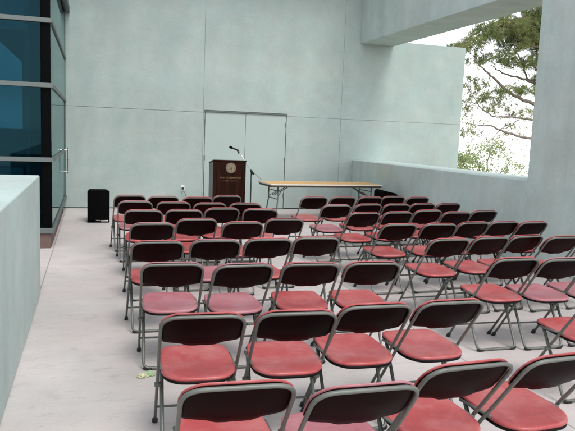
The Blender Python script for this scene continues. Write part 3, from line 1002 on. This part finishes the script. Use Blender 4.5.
# black wedge shaped case by the parapet
wc = thing('equipment_case', 'low black wedge shaped case behind the chairs beside the right parapet', 'case', (6.10, -2.50, 0), R(-4))
bm = bmesh.new()
prof = [(-0.20, 0), (0.20, 0), (0.20, 0.52), (0.08, 0.635), (-0.15, 0.685), (-0.20, 0.645)]
a = [bm.verts.new((x, -0.24, z)) for x, z in prof]; b_ = [bm.verts.new((x, 0.24, z)) for x, z in prof]
bm.faces.new(a); bm.faces.new(b_[::-1])
for k in range(len(prof)):
    q = (k + 1) % len(prof)
    bm.faces.new((a[k], a[q], b_[q], b_[k]))
bmesh.ops.bevel(bm, geom=bm.edges[:], offset=0.012, segments=2, profile=0.5, affect='EDGES')
obj('case_body', bm, M['black'], wc)
bm = bmesh.new()
add_tube(bm, fillet([(-0.09, -0.242, 0.30), (-0.09, -0.275, 0.30), (0.09, -0.275, 0.30), (0.09, -0.242, 0.30)], 0.015, 4), 0.009, 8)
obj('handle', bm, M['mic_black'], wc, smooth=True)

# wall outlet with a cable hanging from it
so = thing('wall_outlet', 'small wall outlet with a thin cable plugged in, low on the concrete wall', 'outlet', (2.40, 0, 0.45))
bm = bmesh.new()
add_box(bm, (-0.04, -0.014, -0.06), (0.04, -0.001, 0.06), 0.004, 2)
obj('cover_plate', bm, M['white_label'], so)
bm = bmesh.new()
add_box(bm, (-0.022, -0.062, -0.030), (0.022, -0.0145, 0.020), 0.006, 2)
obj('plug', bm, M['mic_black'], so)
bm = bmesh.new()
pts = [(0.0, -0.06, -0.01), (0.02, -0.10, -0.05), (0.06, -0.12, -0.16), (0.10, -0.16, -0.30), (0.14, -0.22, -0.41), (0.22, -0.34, -0.443), (0.36, -0.8, -0.443), (0.48, -1.5, -0.443), (0.50, -1.72, -0.443)]
add_tube(bm, fillet(pts, 0.05, 4), 0.006, 6)
obj('cable', bm, M['cable'], so, smooth=True)

# crumpled scrap on the floor
sc_ = thing('crumpled_scrap', 'crumpled green and pale paper scrap on the floor beside a left aisle chair leg', 'litter', (0.855, -9.68, 0))
q = random.Random(3)
def crumple(cx, cy, rx, ry, hz):
    bm = bmesh.new()
    bmesh.ops.create_icosphere(bm, subdivisions=3, radius=1)
    for v in bm.verts:
        k = 1 + 0.28 * math.sin(7 * v.co.x + 3 * v.co.y) * math.cos(6 * v.co.z + 4 * v.co.y) + q.uniform(-0.10, 0.10)
        v.co = Vector((cx + v.co.x * rx * k, cy + v.co.y * ry * k, max(0.001, hz * 0.45 + v.co.z * hz * 0.6 * k)))
    return bm
obj('pale_paper', crumple(-0.02, 0.0, 0.036, 0.032, 0.026), M['scrap_pale'], sc_)
obj('green_wrapper', crumple(0.028, 0.012, 0.034, 0.026, 0.034), M['scrap'], sc_)

# ------------------------------------------------------------------ trees beyond the opening
def wobble(pts, amp, seed, n=5):
    q = random.Random(seed)
    out = []
    for a, b_ in zip(pts, pts[1:]):
        a, b_ = Vector(a), Vector(b_)
        for k in range(n):
            u = k / n
            p = a.lerp(b_, u)
            if k: p += Vector((q.uniform(-amp, amp), q.uniform(-amp, amp), q.uniform(-amp, amp)))
            out.append(p)
    out.append(Vector(pts[-1]))
    return out
def tuft(bm, c, size, q, n=12, width=0.012, axis=None):
    ax = axis or Vector((q.uniform(-1, 1), q.uniform(-1, 1), q.uniform(-0.3, 1))).normalized()
    for _ in range(n):
        d = (ax * q.uniform(0.1, 1.0) + Vector((q.gauss(0, 1), q.gauss(0, 1), q.gauss(0, 1))).normalized() * 0.9).normalized()
        L = size * q.uniform(0.6, 1.15)
        s_ = d.cross(Vector((q.gauss(0, 1), q.gauss(0, 1), q.gauss(0, 1)))).normalized() * width * 0.5
        base = c + d * size * 0.08
        mid_ = c + d * L * 0.55 + Vector((0, 0, -0.02 * size))
        tip = c + d * L + Vector((0, 0, -0.12 * size))
        v = [bm.verts.new(p) for p in (base - s_, base + s_, mid_ + s_, tip, mid_ - s_)]
        bm.faces.new(v)

pine = thing('pine_tree', 'large pine with bare brown limbs and dark needles framed in the opening', 'tree', (20.6, 7.4, -8.2))
po = Vector((20.6, 7.4, -8.2))
def pobj(name, bm, m, **k):
    bmesh.ops.translate(bm, verts=bm.verts[:], vec=-po)
    return obj(name, bm, m, pine, **k)
bm = bmesh.new()
tp = wobble([(20.6, 7.4, -8.4), (20.7, 7.3, -2), (20.3, 7.2, 1.5), (20.0, 7.1, 4.5), (19.6, 7.0, 8.0), (19.0, 7.0, 11)], 0.05, 1)
add_tube(bm, tp, 0.42, 12, r2=0.10)
pobj('trunk', bm, M['bark'], smooth=True)
LIMBS = [([(20.25, 7.1, 1.6), (19.2, 7.0, 2.3), (17.93, 7, 2.78), (16.68, 7, 3.25), (15.74, 7.0, 3.52), (14.83, 6.9, 4.04), (14.3, 6.8, 4.32), (13.7, 6.6, 4.66)], 0.17, 0.035),
         ([(20.0, 7.1, 3.2), (18.24, 7.5, 3.70), (17.04, 7.5, 4.06), (16.42, 7.5, 4.21), (15.51, 7.5, 4.38), (14.95, 7.4, 4.62)], 0.12, 0.03),
         ([(17.2, 7.5, 4.02), (16.73, 7.5, 4.2), (16.48, 7.5, 4.55), (16.26, 7.5, 4.96), (15.85, 7.4, 5.45)], 0.07, 0.025),
         ([(20.3, 7.2, 1.2), (19.0, 6.8, 2.3), (17.62, 6.6, 2.53), (16.39, 6.6, 2.62), (15.41, 6.6, 2.71), (14.58, 6.6, 2.69), (13.93, 6.5, 3.04), (13.31, 6.4, 3.72)], 0.09, 0.02),
         ([(20.4, 7.2, 0.7), (18.8, 6.5, 1.35), (17.38, 6.2, 1.69), (16.11, 6.2, 1.93), (15.4, 6.2, 2.01), (14.74, 6.2, 2.19), (14.13, 6.2, 2.34), (13.62, 6.1, 2.28), (12.9, 6.0, 2.42)], 0.11, 0.022),
         ([(14.74, 6.2, 2.19), (14.38, 6.1, 1.86), (14.0, 6.0, 1.66)], 0.028, 0.012),
         ([(14.82, 6.2, 2.23), (15.26, 6.2, 2.42), (15.6, 6.3, 2.66), (16.1, 6.4, 2.72)], 0.03, 0.014),
         ([(19.8, 7.0, 6.0), (18.2, 7.2, 6.1), (16.8, 7.4, 6.5), (15.2, 7.4, 6.3), (13.9, 7.3, 5.6), (13.2, 7.2, 5.0)], 0.13, 0.03),
         ([(19.9, 7.0, 4.8), (18.2, 6.8, 4.9), (16.9, 6.8, 5.3), (15.9, 6.7, 5.4), (14.8, 6.7, 5.3)], 0.10, 0.02),
         ([(19.4, 7.0, 8.4), (18.0, 7.6, 8.6), (16.6, 8.0, 8.4), (15.2, 8.2, 8.0)], 0.10, 0.03),
         ([(20.0, 7.1, 4.5), (21.5, 6.6, 5.6), (22.9, 6.4, 6.0)], 0.10, 0.03)]
tips = []
for k, (pts, r0, r1) in enumerate(LIMBS):
    bm = bmesh.new()
    w_ = wobble(pts, 0.035, 20 + k, 4)
    add_tube(bm, w_, r0 * 0.66, 8, r2=r1 * 0.6)
    tips.append(w_)
    pobj('limb', bm, M['bark'], smooth=True)
q = random.Random(11)
bm = bmesh.new()
tw = bmesh.new()
def cluster(cx, cy, cz, rx, ry, rz, n, size=0.21, twigs=0.10):
    for _ in range(n):
        while True:
            a = Vector((q.uniform(-1, 1), q.uniform(-1, 1), q.uniform(-1, 1)))
            if a.length < 1: break
        c = Vector((cx + a.x * rx, cy + a.y * ry, cz + a.z * rz))
        tuft(bm, c, size * q.uniform(0.7, 1.2), q, 16, 0.014)
        if q.random() < twigs:
            t = Vector((q.uniform(-.3, .3), q.uniform(-.2, .2), q.uniform(-.25, .1)))
            add_tube(tw, [c, c + t * 0.5 + Vector((0, 0, -0.03)), c + t], [0.005, 0.007, 0.009], 4, caps=False)
# dense canopy at the top, thinning towards the left and below
for (cx, cz, rx, rz, n) in ((16.9, 6.55, 0.9, 0.75, 330), (16.3, 5.9, 0.9, 0.55, 250), (17.3, 5.55, 0.75, 0.6, 260), (15.3, 6.0, 0.75, 0.45, 170), (15.6, 5.35, 0.6, 0.30, 70),
                            (14.5, 5.72, 0.65, 0.40, 130), (13.75, 5.25, 0.45, 0.34, 85), (13.2, 5.05, 0.28, 0.22, 40), (16.8, 4.85, 0.65, 0.35, 95), (15.9, 4.75, 0.5, 0.25, 60),
                            (15.0, 4.85, 0.55, 0.25, 50), (14.3, 4.75, 0.45, 0.25, 34), (16.6, 3.75, 0.55, 0.22, 52), (15.6, 3.75, 0.5, 0.22, 46), (14.9, 3.45, 0.55, 0.25, 44), (14.1, 3.9, 0.4, 0.3, 24),
                            (17.2, 4.35, 0.4, 0.35, 55), (14.35, 3.2, 0.5, 0.3, 26), (13.7, 2.9, 0.4, 0.3, 20), (15.2, 3.05, 0.6, 0.2, 24), (14.0, 3.7, 0.5, 0.3, 22), (13.9, 2.0, 0.4, 0.2, 14), (16.3, 2.9, 0.4, 0.2, 26), (16.0, 2.25, 0.35, 0.25, 16),
                            (18.6, 6.8, 1.2, 1.0, 260), (18.8, 8.6, 1.3, 1.0, 300), (17.2, 8.6, 1.4, 0.9, 300), (15.4, 8.0, 1.0, 0.6, 130), (20.2, 10.6, 1.5, 1.3, 300), (22.6, 6.6, 1.2, 1.0, 200), (18.4, 4.6, 0.7, 0.5, 90)):
    cluster(cx, 7.1, cz, rx, 0.9, rz, int(n * (1.75 if cz > 5 and cx > 15 else 1.3)))
for k, w_ in enumerate(tips):                        # tufts along the outer halves of the limbs
    for p in w_[len(w_) // 2:]:
        for _ in range(3 if k < 9 else 4):
            c = p + Vector((q.gauss(0, 0.16), q.gauss(0, 0.16), q.gauss(0.02, 0.13)))
            if q.random() < 0.55:
                tuft(bm, c, 0.13, q, 8, 0.012)
for _ in range(170):                                  # sparse sprays hanging in the open middle
    c = Vector((q.uniform(13.2, 16.6), q.uniform(6.0, 7.4), q.uniform(1.2, 3.4)))
    tuft(bm, c, 0.10, q, 6, 0.012)
    t = Vector((q.uniform(-.25, .25), q.uniform(-.1, .1), q.uniform(-.1, .25)))
    add_tube(tw, [c, c + t * 0.5, c + t], 0.005, 4, caps=False)
pobj('crown', bm, M['needles'])['kind'] = 'stuff'
pobj('twigs', tw, M['bark'])['kind'] = 'stuff'

# pale tree farther down the slope
pt = thing('distant_tree', 'pale green tree top farther away, low in the opening below the pine limbs', 'tree', (20.2, 16.0, -11.0))
po2 = Vector((20.2, 16.0, -11.0))
bm = bmesh.new()
add_tube(bm, wobble([(20.2, 16, -11.2), (20.1, 16, -6), (20.4, 16, -1), (20.3, 16, 0.2)], 0.05, 3), 0.28, 8, r2=0.05)
for a in ((19.3, 15.8, 1.0), (21.3, 16.2, 1.3), (20.6, 16, 0.8), (22.5, 16.4, 0.4), (18.8, 16, 0.3)):
    add_tube(bm, wobble([(20.35, 16, -1.2), ((20.35 + a[0]) / 2, 16, -0.3), a], 0.06, 5), 0.09, 6, r2=0.02)
bmesh.ops.translate(bm, verts=bm.verts[:], vec=-po2)
obj('trunk', bm, M['bark'], pt, smooth=True)
bm = bmesh.new()
for (cx, cz, rx, rz, n) in ((19.4, 0.85, 0.5, 0.35, 80), (20.3, 0.75, 0.4, 0.35, 50), (21.4, 1.5, 0.35, 0.4, 60), (19.2, 0.25, 0.7, 0.4, 100), (20.6, 0.1, 0.7, 0.35, 40), (22.3, 0.5, 0.7, 0.6, 40), (20.2, 1.3, 0.5, 0.3, 16),
                            (20.3, -1.3, 2.2, 1.0, 300), (23.2, 0.2, 0.6, 0.5, 20), (19.9, 2.6, 0.5, 0.5, 14)):
    for _ in range(n):
        c = Vector((cx + q.gauss(0, .55) * rx, 16 + q.gauss(0, .5), cz + q.gauss(0, .55) * rz))
        for _k in range(7):
            d = Vector((q.gauss(0, 1), q.gauss(0, 1), q.gauss(0, 1))).normalized()
            s_ = d.cross(Vector((q.gauss(0, 1), q.gauss(0, 1), q.gauss(0, 1)))).normalized()
            p = c + d * q.uniform(0.02, 0.14)
            v = [bm.verts.new(x) for x in (p - s_ * 0.03, p + d * 0.07 - s_ * 0.02, p + d * 0.15, p + d * 0.07 + s_ * 0.05)]
            bm.faces.new(v)
bmesh.ops.translate(bm, verts=bm.verts[:], vec=-po2)
obj('crown', bm, M['needles_pale'], pt)
